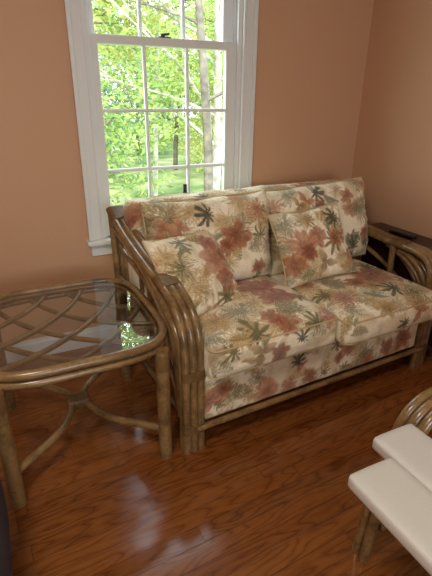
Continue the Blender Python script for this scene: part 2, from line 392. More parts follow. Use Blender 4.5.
        c[ix] = c[ix]*(1-a[:,None])+cc*a[:,None]
    return np.clip(c, 0, 1)
def scatter(w, h, seed, dens=1.0):
    """filler print drawn under the placed motifs"""
    rs = random.Random(seed); out = []
    n = int(w*h*125*dens)
    for i in range(n):
        k, p, r0, r1 = rs.choice([('burst','gold',.06,.10),('burst','olive',.05,.09),('burst','tan',.06,.11),('burst','sage',.05,.09),('burst','gold',.06,.10),('fern','olive',.04,.07),('petals','coral',.03,.05),('palm','olive',.03,.06),('leaf','sage',.04,.06),('flower','tan',.04,.06),('fern','gold',.05,.08)])
        out.append((k, rs.uniform(-.03,w+.03), rs.uniform(-.03,h+.03), rs.uniform(r0,r1), rs.uniform(0,2*PI), p))
    return out
def mat_floral():
    m, nt, b = newmat('floral_cotton')
    at = N(nt, 'ShaderNodeAttribute'); at.attribute_name = 'print'
    tc = N(nt, 'ShaderNodeTexCoord'); n = N(nt, 'ShaderNodeTexNoise', Scale=90.0, Detail=3.0); L(nt, tc.outputs['Object'], n.inputs['Vector'])
    r = ramp(nt, n.outputs[0], [(.3, (.88,.88,.88)), (.7, (1,1,1))])
    mx = N(nt, 'ShaderNodeMix', data_type='RGBA', blend_type='MULTIPLY'); mx.inputs[0].default_value = 1; L(nt, at.outputs['Color'], mx.inputs[6]); L(nt, r.outputs[0], mx.inputs[7])
    L(nt, mx.outputs[2], b.inputs['Base Color']); b.inputs['Roughness'].default_value = .75; b.inputs['Specular IOR Level'].default_value = .25
    b.inputs['Sheen Weight'].default_value = .15
    n2 = N(nt, 'ShaderNodeTexNoise', Scale=14.0, Detail=3.0); L(nt, tc.outputs['Object'], n2.inputs['Vector'])
    bp = N(nt, 'ShaderNodeBump', Strength=.35, Distance=.01); L(nt, n2.outputs[0], bp.inputs['Height']); L(nt, bp.outputs[0], b.inputs['Normal'])
    return m
FLORAL = mat_floral()
PIPING = mat_plain('piping_cotton', sc(194,168,126), .8)

def lattice(nx, ny, nz):
    """surface of a box lattice: integer coordinates and quads"""
    idx = {}; V = []; F = []
    def g(i, j, k):
        q = (i, j, k)
        if q not in idx: idx[q] = len(V); V.append(q)
        return idx[q]
    for i in range(nx):
        for j in range(ny):
            F.append((g(i,j,0), g(i,j+1,0), g(i+1,j+1,0), g(i+1,j,0))); F.append((g(i,j,nz), g(i+1,j,nz), g(i+1,j+1,nz), g(i,j+1,nz)))
    for i in range(nx):
        for k in range(nz):
            F.append((g(i,0,k), g(i+1,0,k), g(i+1,0,k+1), g(i,0,k+1))); F.append((g(i,ny,k), g(i,ny,k+1), g(i+1,ny,k+1), g(i+1,ny,k)))
    for j in range(ny):
        for k in range(nz):
            F.append((g(0,j,k), g(0,j,k+1), g(0,j+1,k+1), g(0,j+1,k))); F.append((g(nx,j,k), g(nx,j+1,k), g(nx,j+1,k+1), g(nx,j,k+1)))
    return np.array(V, float)/np.array([nx,ny,nz])*2-1, F
def cloth_obj(name, P, F, uv, motifs, seed, parent=None):
    me = bpy.data.meshes.new(name); me.from_pydata(P.tolist(), [], F); me.update(); me.polygons.foreach_set('use_smooth', [True]*len(me.polygons))
    col = paint(uv[:,0], uv[:,1], motifs, seed)
    at = me.color_attributes.new('print', 'FLOAT_COLOR', 'POINT'); at.data.foreach_set('color', np.c_[col, np.ones(len(col))].ravel())
    ua = me.attributes.new('uvp', 'FLOAT2', 'POINT'); ua.data.foreach_set('vector', uv.ravel())
    me.materials.append(FLORAL); o = bpy.data.objects.new(name, me); COL.objects.link(o)
    if parent: o.parent = parent
    return o
def fold_uv(P, W, Dp, Hh):
    """print coordinates folded over the front and sides of a box cushion (origin at its corner)"""
    u = P[:,0].copy(); v = P[:,1].copy(); drop = Hh-P[:,2]
    front = np.clip(1-P[:,1]/.05, 0, 1); v = v-drop*front
    side = np.clip(1-P[:,0]/.04, 0, 1); u = u-drop*side*(1-front)
    side = np.clip(1-(W-P[:,0])/.04, 0, 1); u = u+drop*side*(1-front)
    return np.c_[u, v]
def box_cushion(W, Dp, Hh, rad, crown, res=.0048, wr=.004, seed=0, frontbulge=.015):
    nx, ny, nz = int(W/res), int(Dp/res), max(6, int(Hh/res)); A, F = lattice(nx, ny, nz)
    half = np.array([W, Dp, Hh])/2; Q = A*half; inner = np.clip(Q, -(half-rad), half-rad); d = Q-inner; ln = np.linalg.norm(d, axis=1, keepdims=True); P = inner+d/np.maximum(ln, 1e-9)*rad
    a, b, c = A.T
    P[:,2] += np.sign(c)*crown*np.clip((1-a**4)*(1-b**4), 0, 1)**.8*(np.abs(c)**3)*np.where(c < 0, .35, 1)
    P[:,1] += np.sign(b)*frontbulge*np.clip((1-a**6)*(1-c**2), 0, 1)*np.abs(b)**8
    P[:,0] += np.sign(a)*frontbulge*.5*np.clip((1-b**6)*(1-c**2), 0, 1)*np.abs(a)**8
    w = (vnoise(P[:,0]+9, P[:,1]+9, .12, seed)-.5)*2*wr + (vnoise(P[:,0]+9, P[:,1]+9, .045, seed+1)-.5)*wr*.8
    P[:,2] += w*np.clip(1-np.maximum(np.abs(a), np.abs(b))**6, .15, 1)*(c > 0)
    P[:,1] += (vnoise(P[:,0]+3, P[:,2]*2+3, .06, seed+2)-.5)*wr*1.6*(np.abs(b) > .98)
    P += half
    return P, F
def pillow(W, Hh, T, pw=2.4, q=.5, pinch=.07, res=.0045, seed=0, wr=.009):
    """knife-edge pillow in the x-z plane, thickness along y; origin bottom centre"""
    nx, ny = int(W/res), int(Hh/res); A, F = lattice(nx, ny, 1); a, b, c = A.T
    X = a*W/2*(1-pinch*(1-b**2)*np.abs(a)**3); Z = b*Hh/2*(1-pinch*(1-a**2)*np.abs(b)**3)
    t = T/2*(np.clip(1-np.abs(a)**pw, 0, 1)*np.clip(1-np.abs(b)**pw, 0, 1))**q
    t *= 1+.22*(vnoise(a+3, b+3, .4, seed)-.5)
    Z = Z+.010*(vnoise(a+7, b*0+3, .45, seed+2)-.5)*2*(b > 0)*np.abs(b)**4; X = X+.008*(vnoise(b+7, a*0+3, .5, seed+3)-.5)*2*np.abs(a)**4
    # gathers running in from the corners and edges
    rr = np.maximum(np.abs(a), np.abs(b)); t += wr*smooth(.35, .9, rr)*smooth(1.0, .93, rr)*np.cos(np.arctan2(b, a)*26+3*vnoise(a+3, b+3, .3, seed+4))*.45
    P = np.c_[X, -c*t, Z+Hh/2]
    F = [f[::-1] for f in F]
    return P, F, np.c_[X+W/2, Z+Hh/2]
def edge_pipe_box(W, Dp, z, rad, crown=0):
    pts = []; n = 10; i = .010
    c = [(rad, rad, PI, 1.5*PI), (W-rad, rad, 1.5*PI, 2*PI), (W-rad, Dp-rad, 0, .5*PI), (rad, Dp-rad, .5*PI, PI)]
    for (cx, cy, a0, a1) in c:
        for k in range(n+1):
            a = a0+(a1-a0)*k/n; pts.append((cx+(rad-i*.3)*math.cos(a), cy+(rad-i*.3)*math.sin(a), z))
    return pts

KEYS = {}
MOT = {
    'backL': [('burst', 0.097, 0.393, 0.11, 0.61, 'olive'), ('burst', 0.212, 0.413, 0.08, 0.93, 'gold'), ('palm', 0.306, 0.387, 0.062, -3.13, 'green'), ('burst', 0.397, 0.339, 0.08, 0.25, 'gold'), ('flower', 0.455, 0.262, 0.072, 1.25, 'rust'), ('flower', 0.401, 0.217, 0.045, -2.82, 'rust'), ('spike', 0.59, 0.391, 0.075, -2.37, 'coral'), ('petals', 0.065, 0.348, 0.05, -0, 'coral'), ('flower', 0.589, 0.082, 0.04, -0, 'rust'), ('burst', 0.579, 0.208, 0.06, 0.26, 'olive'), ('burst', 0.022, 0.385, 0.05, -0.5, 'olive'), ('petals', 0.15, 0.339, 0.04, 1.81, 'coral')],
    'back': [('flower', 0.022, 0.763, 0.055, 0.06, 'coral'), ('flower', 0.007, 0.727, 0.03, 0.27, 'red'), ('palm', 0.437, 0.811, 0.05, -2.83, 'green'), ('burst', 0.235, 0.817, 0.08, 0.02, 'gold'), ('flower', 1.193, 0.845, 0.05, -0.35, 'tan'), ('burst', 0.88, 0.834, 0.07, -0.02, 'sage')],
    'backR': [('palm', 0.298, 0.445, 0.058, -0.24, 'green'), ('flower', 0.514, 0.398, 0.038, 1.24, 'rust'), ('flower', 0.527, 0.322, 0.045, 0.47, 'coral'), ('spike', 0.683, 0.452, 0.06, -2.38, 'coral'), ('flower', 0.642, 0.168, 0.036, -0.1, 'red'), ('burst', 0.589, 0.322, 0.06, -0.15, 'olive'), ('palm', 0.55, 0.092, 0.05, 1.82, 'green'), ('spike', 0.03, 0.385, 0.05, -2.82, 'coral'), ('burst', 0.114, 0.443, 0.07, -0.01, 'sage'), ('flower', 0.32, 0.362, 0.034, -0.2, 'red'), ('burst', 0.447, 0.44, 0.06, -0.15, 'tan'), ('petals', 0.176, 0.384, 0.04, 0, 'gold')],
    'pilL': [('flower', 0.306, 0.236, 0.085, 0.21, 'coral'), ('flower', 0.362, 0.25, 0.03, 0, 'rust'), ('flower', 0.328, 0.118, 0.055, -0.81, 'rust'), ('flower', 0.316, 0.318, 0.042, 0.3, 'mauve'), ('palm', 0.149, 0.355, 0.052, -1.22, 'sage'), ('burst', 0.049, 0.299, 0.085, -0.01, 'gold'), ('burst', 0.109, 0.141, 0.1, -0.25, 'gold'), ('burst', 0.1, 0.232, 0.08, 0.33, 'olive'), ('palm', 0.298, 0.05, 0.045, -0.02, 'olive'), ('spike', 0.203, 0.168, 0.05, -0.25, 'gold')],
    'pilR': [('burst', 0.19, 0.346, 0.07, -0.28, 'gold'), ('spike', 0.055, 0.334, 0.07, -0.01, 'sage'), ('palm', 0.365, 0.323, 0.06, -3.13, 'green'), ('flower', 0.217, 0.239, 0.052, 0, 'rust'), ('flower', 0.123, 0.203, 0.075, 1.57, 'coral'), ('flower', 0.333, 0.216, 0.045, 0, 'rust'), ('flower', 0.055, 0.113, 0.058, 1.04, 'rust'), ('flower', 0.149, 0.167, 0.045, -0.32, 'red'), ('burst', 0.343, 0.104, 0.055, -0.17, 'tan'), ('petals', 0.235, 0.092, 0.06, -0.23, 'tan'), ('burst', 0.025, 0.221, 0.05, -0.37, 'sage')],
    'seatL': [('spike', 0.256, 0.207, 0.1, -0.32, 'sage'), ('burst', 0.111, 0.183, 0.11, -0.78, 'gold'), ('burst', 0.031, 0.082, 0.08, -0.88, 'sage'), ('flower', 0.463, 0.424, 0.085, -0.59, 'mauve'), ('flower', 0.516, 0.274, 0.085, -0.32, 'mauve'), ('flower', 0.449, 0.534, 0.05, -0.78, 'mauve'), ('flower', 0.569, 0.433, 0.045, -0.24, 'mauve'), ('flower', 0.362, 0.116, 0.048, -1.57, 'rust'), ('flower', 0.4, 0.025, 0.05, -0.85, 'rust'), ('petals', 0.376, 0.067, 0.04, -1.25, 'rust'), ('palm', 0.232, 0.029, 0.085, 2.4, 'olive'), ('burst', 0.145, 0.023, 0.08, 1.24, 'gold'), ('petals', 0.169, 0.337, 0.05, -0.78, 'coral'), ('burst', 0.511, 0.164, 0.07, -0.59, 'sage'), ('palm', 0.55, 0.004, 0.055, 1.57, 'olive'), ('spike', 0.642, 0.041, 0.06, 2.46, 'mauve'), ('flower', 0.338, -0.105, 0.045, 1.57, 'red'), ('palm', 0.458, -0.065, 0.045, 1.57, 'green'), ('leaf', 0.188, -0.1, 0.05, -0.35, 'tan'), ('palm', 0.101, -0.033, 0.05, 3.03, 'olive'), ('fern', 0.034, -0.09, 0.06, -0.15, 'olive'), ('petals', 0.236, -0.077, 0.06, 0.33, 'tan')],
    'seatR': [('flower', 0.492, 0.338, 0.1, -0.59, 'rust'), ('flower', 0.338, 0.304, 0.06, -0.79, 'rust'), ('flower', 0.386, 0.232, 0.058, 0.17, 'gold'), ('palm', 0.468, 0.159, 0.068, 3.14, 'green'), ('spike', 0.135, 0.179, 0.088, 0.79, 'mauve'), ('burst', 0.087, 0.077, 0.075, -0.79, 'olive'), ('flower', 0.077, 0.42, 0.036, 0.95, 'rust'), ('palm', 0.072, 0.256, 0.055, 2.55, 'olive'), ('spike', 0.241, 0.352, 0.06, -0.59, 'sage'), ('burst', 0.536, 0.068, 0.09, 0.54, 'olive'), ('burst', 0.352, 0.034, 0.08, -0.23, 'tan'), ('flower', 0.265, 0.029, 0.055, -0.01, 'gold'), ('palm', 0.574, 0.459, 0.055, 0, 'green'), ('petals', 0.478, -0.048, 0.05, 0.02, 'coral'), ('burst', 0.246, 0.106, 0.06, -0.59, 'gold'), ('palm', 0.381, -0.102, 0.04, -2.99, 'green'), ('fern', 0.063, -0.058, 0.05, -0.09, 'olive')],
    'base': [('flower', 0.091, -0.102, 0.048, -0.02, 'rust'), ('flower', 0.02, -0.139, 0.052, 1.17, 'rust'), ('fern', 0.182, -0.142, 0.07, -0.03, 'olive'), ('flower', 0.332, -0.182, 0.065, -0.33, 'coral'), ('flower', 0.475, -0.207, 0.045, 0.03, 'coral'), ('palm', 0.514, -0.082, 0.05, 1.57, 'green'), ('flower', 0.599, -0.187, 0.04, 0.01, 'rust'), ('burst', 0.703, -0.149, 0.05, -0.34, 'gold'), ('flower', 0.833, -0.096, 0.048, 1.12, 'rust'), ('flower', 0.781, -0.136, 0.03, 1.11, 'red'), ('fern', 0.983, -0.163, 0.05, -0.01, 'olive'), ('flower', 1.14, -0.169, 0.045, 0.03, 'rust'), ('flower', 1.276, -0.153, 0.055, 0.02, 'rust'), ('flower', 1.003, -0.226, 0.045, -0.01, 'coral'), ('burst', 0.28, -0.097, 0.05, -0.31, 'olive')],
}

def seat_cushion(x0, y0, z0, W, Dp, Hh, key, label, seed, rz=0):
    P, F = box_cushion(W, Dp, Hh, .035, .032, seed=seed, wr=.005)
    uv = fold_uv(P, W, Dp, Hh)
    o = cloth_obj('seat_cushion', P, F, uv, scatter(W, Dp, seed)+MOT.get(key, []), seed)
    KEYS[key] = o; o.location = SM @ Vector((x0, y0, z0)); o.rotation_euler = (0, 0, TH+rz)
    m = MB(); 
    for z in (Hh-.012, .014): m.tube([(x, y, z) for (x, y, _) in edge_pipe_box(W, Dp, 0, .035)], .0036, 8, closed=True)
    p = m.build('piping', PIPING, o)
    return tag(o, label, 'seat cushion', 'seat cushions of the loveseat')
SM = Matrix.Translation(SO) @ Matrix.Rotation(TH, 4, 'Z')
seat_cushion(.105, -.020, .388, .690, .645, .155, 'seatL', 'floral box seat cushion of the loveseat, next to the glass end table', 3)
seat_cushion(.802, -.075, .388, .690, .70, .138, 'seatR', 'floral box seat cushion of the loveseat, beside the right wall', 4)
# skirt and seat deck
P, F = box_cushion(1.40, .70, .245, .02, .0, res=.0065, seed=5, wr=.002, frontbulge=.004)
uv = fold_uv(P, 1.40, .70, .245)
o = cloth_obj('seat_base', P, F, uv, [(k, u, v-.245, R*.8, r, p) for (k, u, v, R, r, p) in scatter(1.4, .26, 11, 1.3)]+MOT.get('base', []), 5, sofa); o.location = (.10, .045, .142); KEYS['base'] = o
# upholstered back
P, F = box_cushion(1.48, .16, .80, .055, .0, res=.0065, seed=6, wr=.004, frontbulge=.01)
P[:,1] += (P[:,2]/.8)**1.5*.07
uv = np.c_[P[:,0], P[:,2]+np.clip(P[:,1]-(P[:,2]/.8)**1.5*.07, 0, .2)]
o = cloth_obj('upholstered_back', P, F, uv, scatter(1.48, .98, 12, 1.0)+MOT.get('back', []), 6, sofa); o.location = (.055, .70, .19); KEYS['back'] = o

def pillow_obj(name, W, Hh, T, loc, tilt, yaw, roll, key, label, cat, group, seed, **kw):
    P, F, uv = pillow(W, Hh, T, seed=seed, **kw)
    o = cloth_obj(name, P, F, uv, scatter(W, Hh, seed)+MOT.get(key, []), seed)
    KEYS[key] = o
    R = Matrix.Rotation(TH, 4, 'Z') @ Matrix.Rotation(yaw, 4, 'Z') @ Matrix.Rotation(tilt, 4, 'X') @ Matrix.Rotation(roll, 4, 'Y')
    o.matrix_world = Matrix.Translation(SM @ Vector(loc)) @ R
    # welt round the rim
    n = 40; pts = []; pinch = kw.get('pinch', .07)
    for (fa, fb) in ((lambda t: t, lambda t: -1), (lambda t: 1, lambda t: t), (lambda t: -t, lambda t: 1), (lambda t: -1, lambda t: -t)):
        for k in range(n):
            t = -1+2*k/n; a, b = fa(t), fb(t); pts.append((a*W/2*(1-pinch*(1-b*b)*abs(a)**3), 0, b*Hh/2*(1-pinch*(1-a*a)*abs(b)**3)+Hh/2))
    m = MB().tube(pts, .0042, 8, closed=True); m.build('piping', PIPING, o)
    return tag(o, label, cat, group)
G1 = 'back cushions of the loveseat'; G2 = 'throw pillows on the loveseat'
pillow_obj('back_cushion', .73, .475, .23, (.445,.575,.545), math.radians(-12), 0, 0, 'backL', 'large floral back cushion standing behind the throw pillow nearest the glass end table', 'back cushion', G1, 21, pw=5, q=.5, pinch=.03)
pillow_obj('back_cushion', .74, .49, .23, (1.185,.575,.540), math.radians(-13), math.radians(-2), math.radians(-2), 'backR', 'large floral back cushion in the corner by the right wall, behind a square pillow', 'back cushion', G1, 22, pw=5, q=.5, pinch=.04)
pillow_obj('throw_pillow', .44, .41, .15, (.268,.27,.556), math.radians(-38), math.radians(20), math.radians(4), 'pilL', 'floral throw pillow leaning into the arm next to the glass table', 'throw pillow', G2, 23)
pillow_obj('throw_pillow', .45, .415, .15, (.993,.34,.556), math.radians(-28), math.radians(-8), math.radians(-6), 'pilR', 'floral throw pillow with a large rust bloom, in the middle of the loveseat', 'throw pillow', G2, 24)

# ------------------------------------------------------------------ end table
tab = empty('end_table', (.19, 1.855, 0)); tag(tab, 'rattan end table with inset glass top and curved lattice beneath, beside the loveseat', 'end table')
TZ = .588; TW, TD = .382, .402   # half sizes
def outline(z, hw, hd, n=96, p=4.2, grow=0):
    pts = []
    for k in range(n):
        a = 2*PI*k/n; c, s = math.cos(a), math.sin(a)
        pts.append((math.copysign(abs(c)**(2/p), c)*(hw+grow), math.copysign(abs(s)**(2/p), s)*(hd+grow), z))
    return pts
m = MB().tube(outline(TZ, TW-.017, TD-.017), .0175, 12, closed=True); m.build('top_frame', RATTAN, tab)
m = MB().tube(outline(TZ-.040, TW-.022, TD-.022), .0165, 12, closed=True); m.build('apron_frame', RATTAN, tab)
# inner lip ring
m = MB().tube(outline(TZ-.012, TW-.042, TD-.042), .009, 8, closed=True); m.build('inner_ring', RATTAN, tab)
def clip_curve(pts, r, hw, hd):
    P = [Vector((x, y, 0)) for x, y in pts]; Q = []
    for i in range(len(P)-1):
        a, b, c, d = P[max(i-1,0)], P[i], P[i+1], P[min(i+2,len(P)-1)]
        for k in range(12):
            t = k/12; Q.append(0.5*((2*b)+(c-a)*t+(2*a-5*b+4*c-d)*t*t+(3*b-a-3*c+d)*t**3))
    Q.append(P[-1]); return [q for q in Q if (abs(q.x)/hw)**4.2+(abs(q.y)/hd)**4.2 < 1]
def lattice_rod(pts, z, r=.0115):
    Q = clip_curve(pts, r, TW-.03, TD-.03)
    if len(Q) > 3: MB().tube([(q.x, q.y, z) for q in Q], r, 10).build('lattice_rod', RATTAN, tab)
LAT = []
for k in range(-3, 5):
    # quarter arcs centred beyond the back corners
    R = .62+.165*k
    if R < .12: continue
    cx, cy = -.62, .62
    LAT.append([(cx+R*math.cos(a), cy+R*math.sin(a)*1.0) for a in [(-88+8*i)*PI/180 for i in range(12)]])
for pts in LAT:
    lattice_rod(pts, TZ-.028)
    lattice_rod([(-x, y) for x, y in pts], TZ-.041)
g = MB(); o1 = outline(TZ+.006, TW-.033, TD-.033); o2 = outline(TZ-.001, TW-.033, TD-.033); n = len(o1)
g.add(o1+o2, [tuple(range(n)), tuple(range(2*n-1, n-1, -1))]+[(k, n+k, n+(k+1)%n, (k+1)%n) for k in range(n)]); g.build('glass_top', TABLEGLASS, tab, smooth=False)
LX, LF, LB = .308, -.350, .300
for (x, y) in ((-LX, LF), (LX, LF), (LX, LB), (-LX, LB)):
    m = MB(); m.tube([(x, y, 0), (x, y, TZ-.04)], .029, 16)
    lg = m.build('leg', RATTAN, tab)
    m = MB(); m.tube([(x, y, .455), (x, y, .53)], .0315, 16); m.build('binding', RATTAN_D, lg)
    # short curved brace under the apron
for sx in (-1, 1):
    P = [(sx*LX, LF, .15), (sx*(LX-.09), LF+.075, .148), (sx*(LX-.19), LF+.165, .148), (sx*.052, LF+.27, .150), (sx*.028, LF+.36, .152), (sx*.045, LB-.21, .150), (sx*.12, LB-.12, .150), (sx*(LX-.1), LB-.05, .15), (sx*LX, LB, .15)]
    MB().tube(P, .0165, 12, smooth=6).build('stretcher', RATTAN, tab)
MB().box((-.052, -.035, .128), (.052, .045, .175)).build('binding', RATTAN_D, tab, bevel=.012)

# ------------------------------------------------------------------ tube on the sill, console and remote at the right wall
m = MB(); m.tube([(0,0,0),(0,0,.004),(0,0,.235),(0,0,.245),(0,0,.285),(0,0,.29)], [.015,.016,.016,.013,.013,.010], 16)
o = m.build('slim_tube', BLACK, loc=(1.052, D-.028, .700)); tag(o, 'slim black tube standing upright on the window sill behind the loveseat', 'tube')
con = empty('console_table', (2.235, 1.45, 0)); tag(con, 'narrow dark wood console table between the loveseat and the right wall', 'console table')
MB().box((-.02,-.02,.665),(.150,.80,.69)).build('tabletop', DARKWOOD, con, bevel=.004)
MB().box((-.01,.0,.10),(.14,.78,.665)).build('cabinet_body', DARKWOOD, con, bevel=.004)
for (x, y) in ((.012,.02),(.12,.02),(.012,.75),(.12,.75)): MB().box((x-.018,y-.018,0),(x+.018,y+.018,.10)).build('leg', DARKWOOD, con)
rem = MB(); rem.box((-.024,-.09,0),(.024,.09,.02)); ro = rem.build('remote_control', BLACK, bevel=.007, loc=(2.27, 1.95, .69)); ro.rotation_euler = (0,0,math.radians(6))
tag(ro, 'black remote control lying on the dark console by the right wall', 'remote control')

# ------------------------------------------------------------------ rattan armchair at the right
chair = empty('rattan_armchair', (.975, .704, 0), 0); tag(chair, 'rattan armchair with arched triple-pole arm, facing the end table', 'armchair')
CH = [(0,0),(.02,.20),(.05,.35),(.072,.46),(.092,.542),(.14,.597),(.215,.620),(.34,.628),(.48,.64),(.60,.67),(.70,.74)]
for yo in (0, -.66):
    m = MB()
    for i in range(3): m.tube([(x-.02, yo+.034*i, z) for (x, z) in (CH if i else CH[4:])], .0175, 12, smooth=4)
    m.build('arm', RATTAN, chair)
    MB().tube([(.70,yo+.03,0),(.70,yo+.03,.8)], .02, 12).build('leg', RATTAN, chair)
    MB().tube([(.02,yo+.03,.14),(.70,yo+.03,.14)], .016, 12).build('side_rail', RATTAN, chair)
for (x, z) in ((.06,.30),(.70,.30),(.70,.79)): MB().tube([(x,-.64,z),(x,.05,z)], .018, 12).build('cross_rail', RATTAN, chair)
P, F = box_cushion(.58, .52, .13, .035, .02, res=.012, seed=8); uv = fold_uv(P, .62, .55, .13)
o = cloth_obj('seat_cushion', P, F, uv, scatter(.62,.55,31), 8, chair); o.location = (.07,-.57,.30)
P, F, uv = pillow(.54, .5, .16, pw=5, res=.012, seed=9); o = cloth_obj('backrest', P, F, uv, scatter(.54,.5,32), 9, chair); o.location = (.60,-.31,.43); o.rotation_euler = (math.radians(0),math.radians(10),math.radians(90))

# ------------------------------------------------------------------ white padded bench in front of it
bench = empty('padded_bench', (.775, .30, 0)); tag(bench, 'white padded bench of two long staggered panels in front of the rattan armchair', 'bench')
def panel(x0, x1, y0, y1, z0, z1, name='padded_panel'):
    P, F = box_cushion(x1-x0, y1-y0, z1-z0, .010, .003, res=.012, wr=.001, frontbulge=.004)
    me = bpy.data.meshes.new(name); me.from_pydata((P+np.array([x0,y0,z0])).tolist(), [], F); me.update(); me.polygons.foreach_set('use_smooth', [True]*len(me.polygons)); me.materials.append(WHITEPAD)
    o = bpy.data.objects.new(name, me); COL.objects.link(o); o.parent = bench; return o
panel(-.082, .072, -.52, .332, .565, .607); panel(.076, .230, -.46, .410, .565, .607)
MB().box((-.05,-.45,.535),(.22,.24,.5655)).build('underframe', DARKWOOD, bench)
for (x, y) in ((.03,-.42),(.20,-.42),(.03,.10),(.20,.10)): MB().box((x-.018,y-.018,0),(x+.018,y+.018,.536)).build('leg', DARKWOOD, bench)

# ------------------------------------------------------------------ grey chair at the left edge
gc = empty('upholstered_chair', (-.512, 1.21, 0)); tag(gc, 'grey tweed upholstered chair at the left edge in front of the end table', 'chair')
def gbox(x0,y0,z0,x1,y1,z1,name,r=.05):
    P, F = box_cushion(x1-x0, y1-y0, z1-z0, r, .01, res=.02, wr=.004)
    me = bpy.data.meshes.new(name); me.from_pydata((P+np.array([x0,y0,z0])).tolist(), [], F); me.update(); me.polygons.foreach_set('use_smooth', [True]*len(me.polygons)); me.materials.append(GREYFAB)
    o = bpy.data.objects.new(name, me); COL.objects.link(o); o.parent = gc; return o
gbox(.18,-.40,.06,.36,.20,.50,'arm',.06); gbox(-.55,-.40,.06,-.37,.20,.50,'arm',.06); gbox(-.37,-.40,.10,.18,.16,.44,'seat'); gbox(-.55,-.60,.06,.36,-.40,.95,'backrest')
for (x, y) in ((.30,.12),(-.48,.12),(.30,-.52),(-.48,-.52)): MB().tube([(x,y,0),(x,y,.09)], .02, 10).build('leg', DARKWOOD, gc)


# ------------------------------------------------------------------ outside
def mat_leaf(name, a, b_):
    m, nt, b = newmat(name)
    at = N(nt, 'ShaderNodeAttribute'); at.attribute_name = 'rnd'
    r = ramp(nt, at.outputs['Fac'], [(0, a), (1, b_)]); L(nt, r.outputs[0], b.inputs['Base Color']); b.inputs['Roughness'].default_value = .6
    tr = N(nt, 'ShaderNodeBsdfTranslucent'); L(nt, r.outputs[0], tr.inputs[0]); mx = N(nt, 'ShaderNodeMixShader'); mx.inputs[0].default_value = .5
    L(nt, b.outputs[0], mx.inputs[1]); L(nt, tr.outputs[0], mx.inputs[2]); L(nt, mx.outputs[0], nt.nodes['Material Output'].inputs[0]); return m
LEAF = [mat_leaf('leaf_green', sc(112,138,68), sc(182,198,112)), mat_leaf('leaf_yellow', sc(158,168,86), sc(216,212,140)), mat_leaf('leaf_blue', sc(92,128,96), sc(150,180,140))]
def mat_bark(name, a, b_):
    m, nt, b = newmat(name); tc = N(nt, 'ShaderNodeTexCoord'); n = N(nt, 'ShaderNodeTexNoise', Scale=6.0, Detail=5.0); L(nt, tc.outputs['Object'], n.inputs['Vector'])
    r = ramp(nt, n.outputs[0], [(.35, a), (.65, b_)]); L(nt, r.outputs[0], b.inputs['Base Color']); b.inputs['Roughness'].default_value = .9; return m
BARK = mat_bark('grey_bark', sc(78,70,60), sc(128,116,100)); PALEBARK = mat_bark('pale_bark', sc(140,130,116), sc(196,186,172))
GZ = -.55
m = MB(); nx = 24
rg = random.Random(5); vs = []; fs = []
for j in range(nx+1):
    for i in range(nx+1):
        x = -14+36*i/nx; y = 2.9+36*j/nx; vs.append((x, y, GZ+.12*math.sin(x*.7+y*.4)-.03*(y-3)*0+rg.uniform(-.03,.03)))
for j in range(nx):
    for i in range(nx): a = j*(nx+1)+i; fs.append((a, a+1, a+nx+2, a+nx+1))
m.add(vs, fs)
def mat_lawn():
    m, nt, b = newmat('lawn'); tc = N(nt, 'ShaderNodeTexCoord'); n = N(nt, 'ShaderNodeTexNoise', Scale=1.2, Detail=6.0); L(nt, tc.outputs['Object'], n.inputs['Vector'])
    r = ramp(nt, n.outputs[0], [(.35, sc(78,100,48)), (.5, sc(116,132,74)), (.65, sc(160,152,120))]); L(nt, r.outputs[0], b.inputs['Base Color']); b.inputs['Roughness'].default_value = .95; return m
tag(m.build('ground_outside', mat_lawn()), kind='structure')
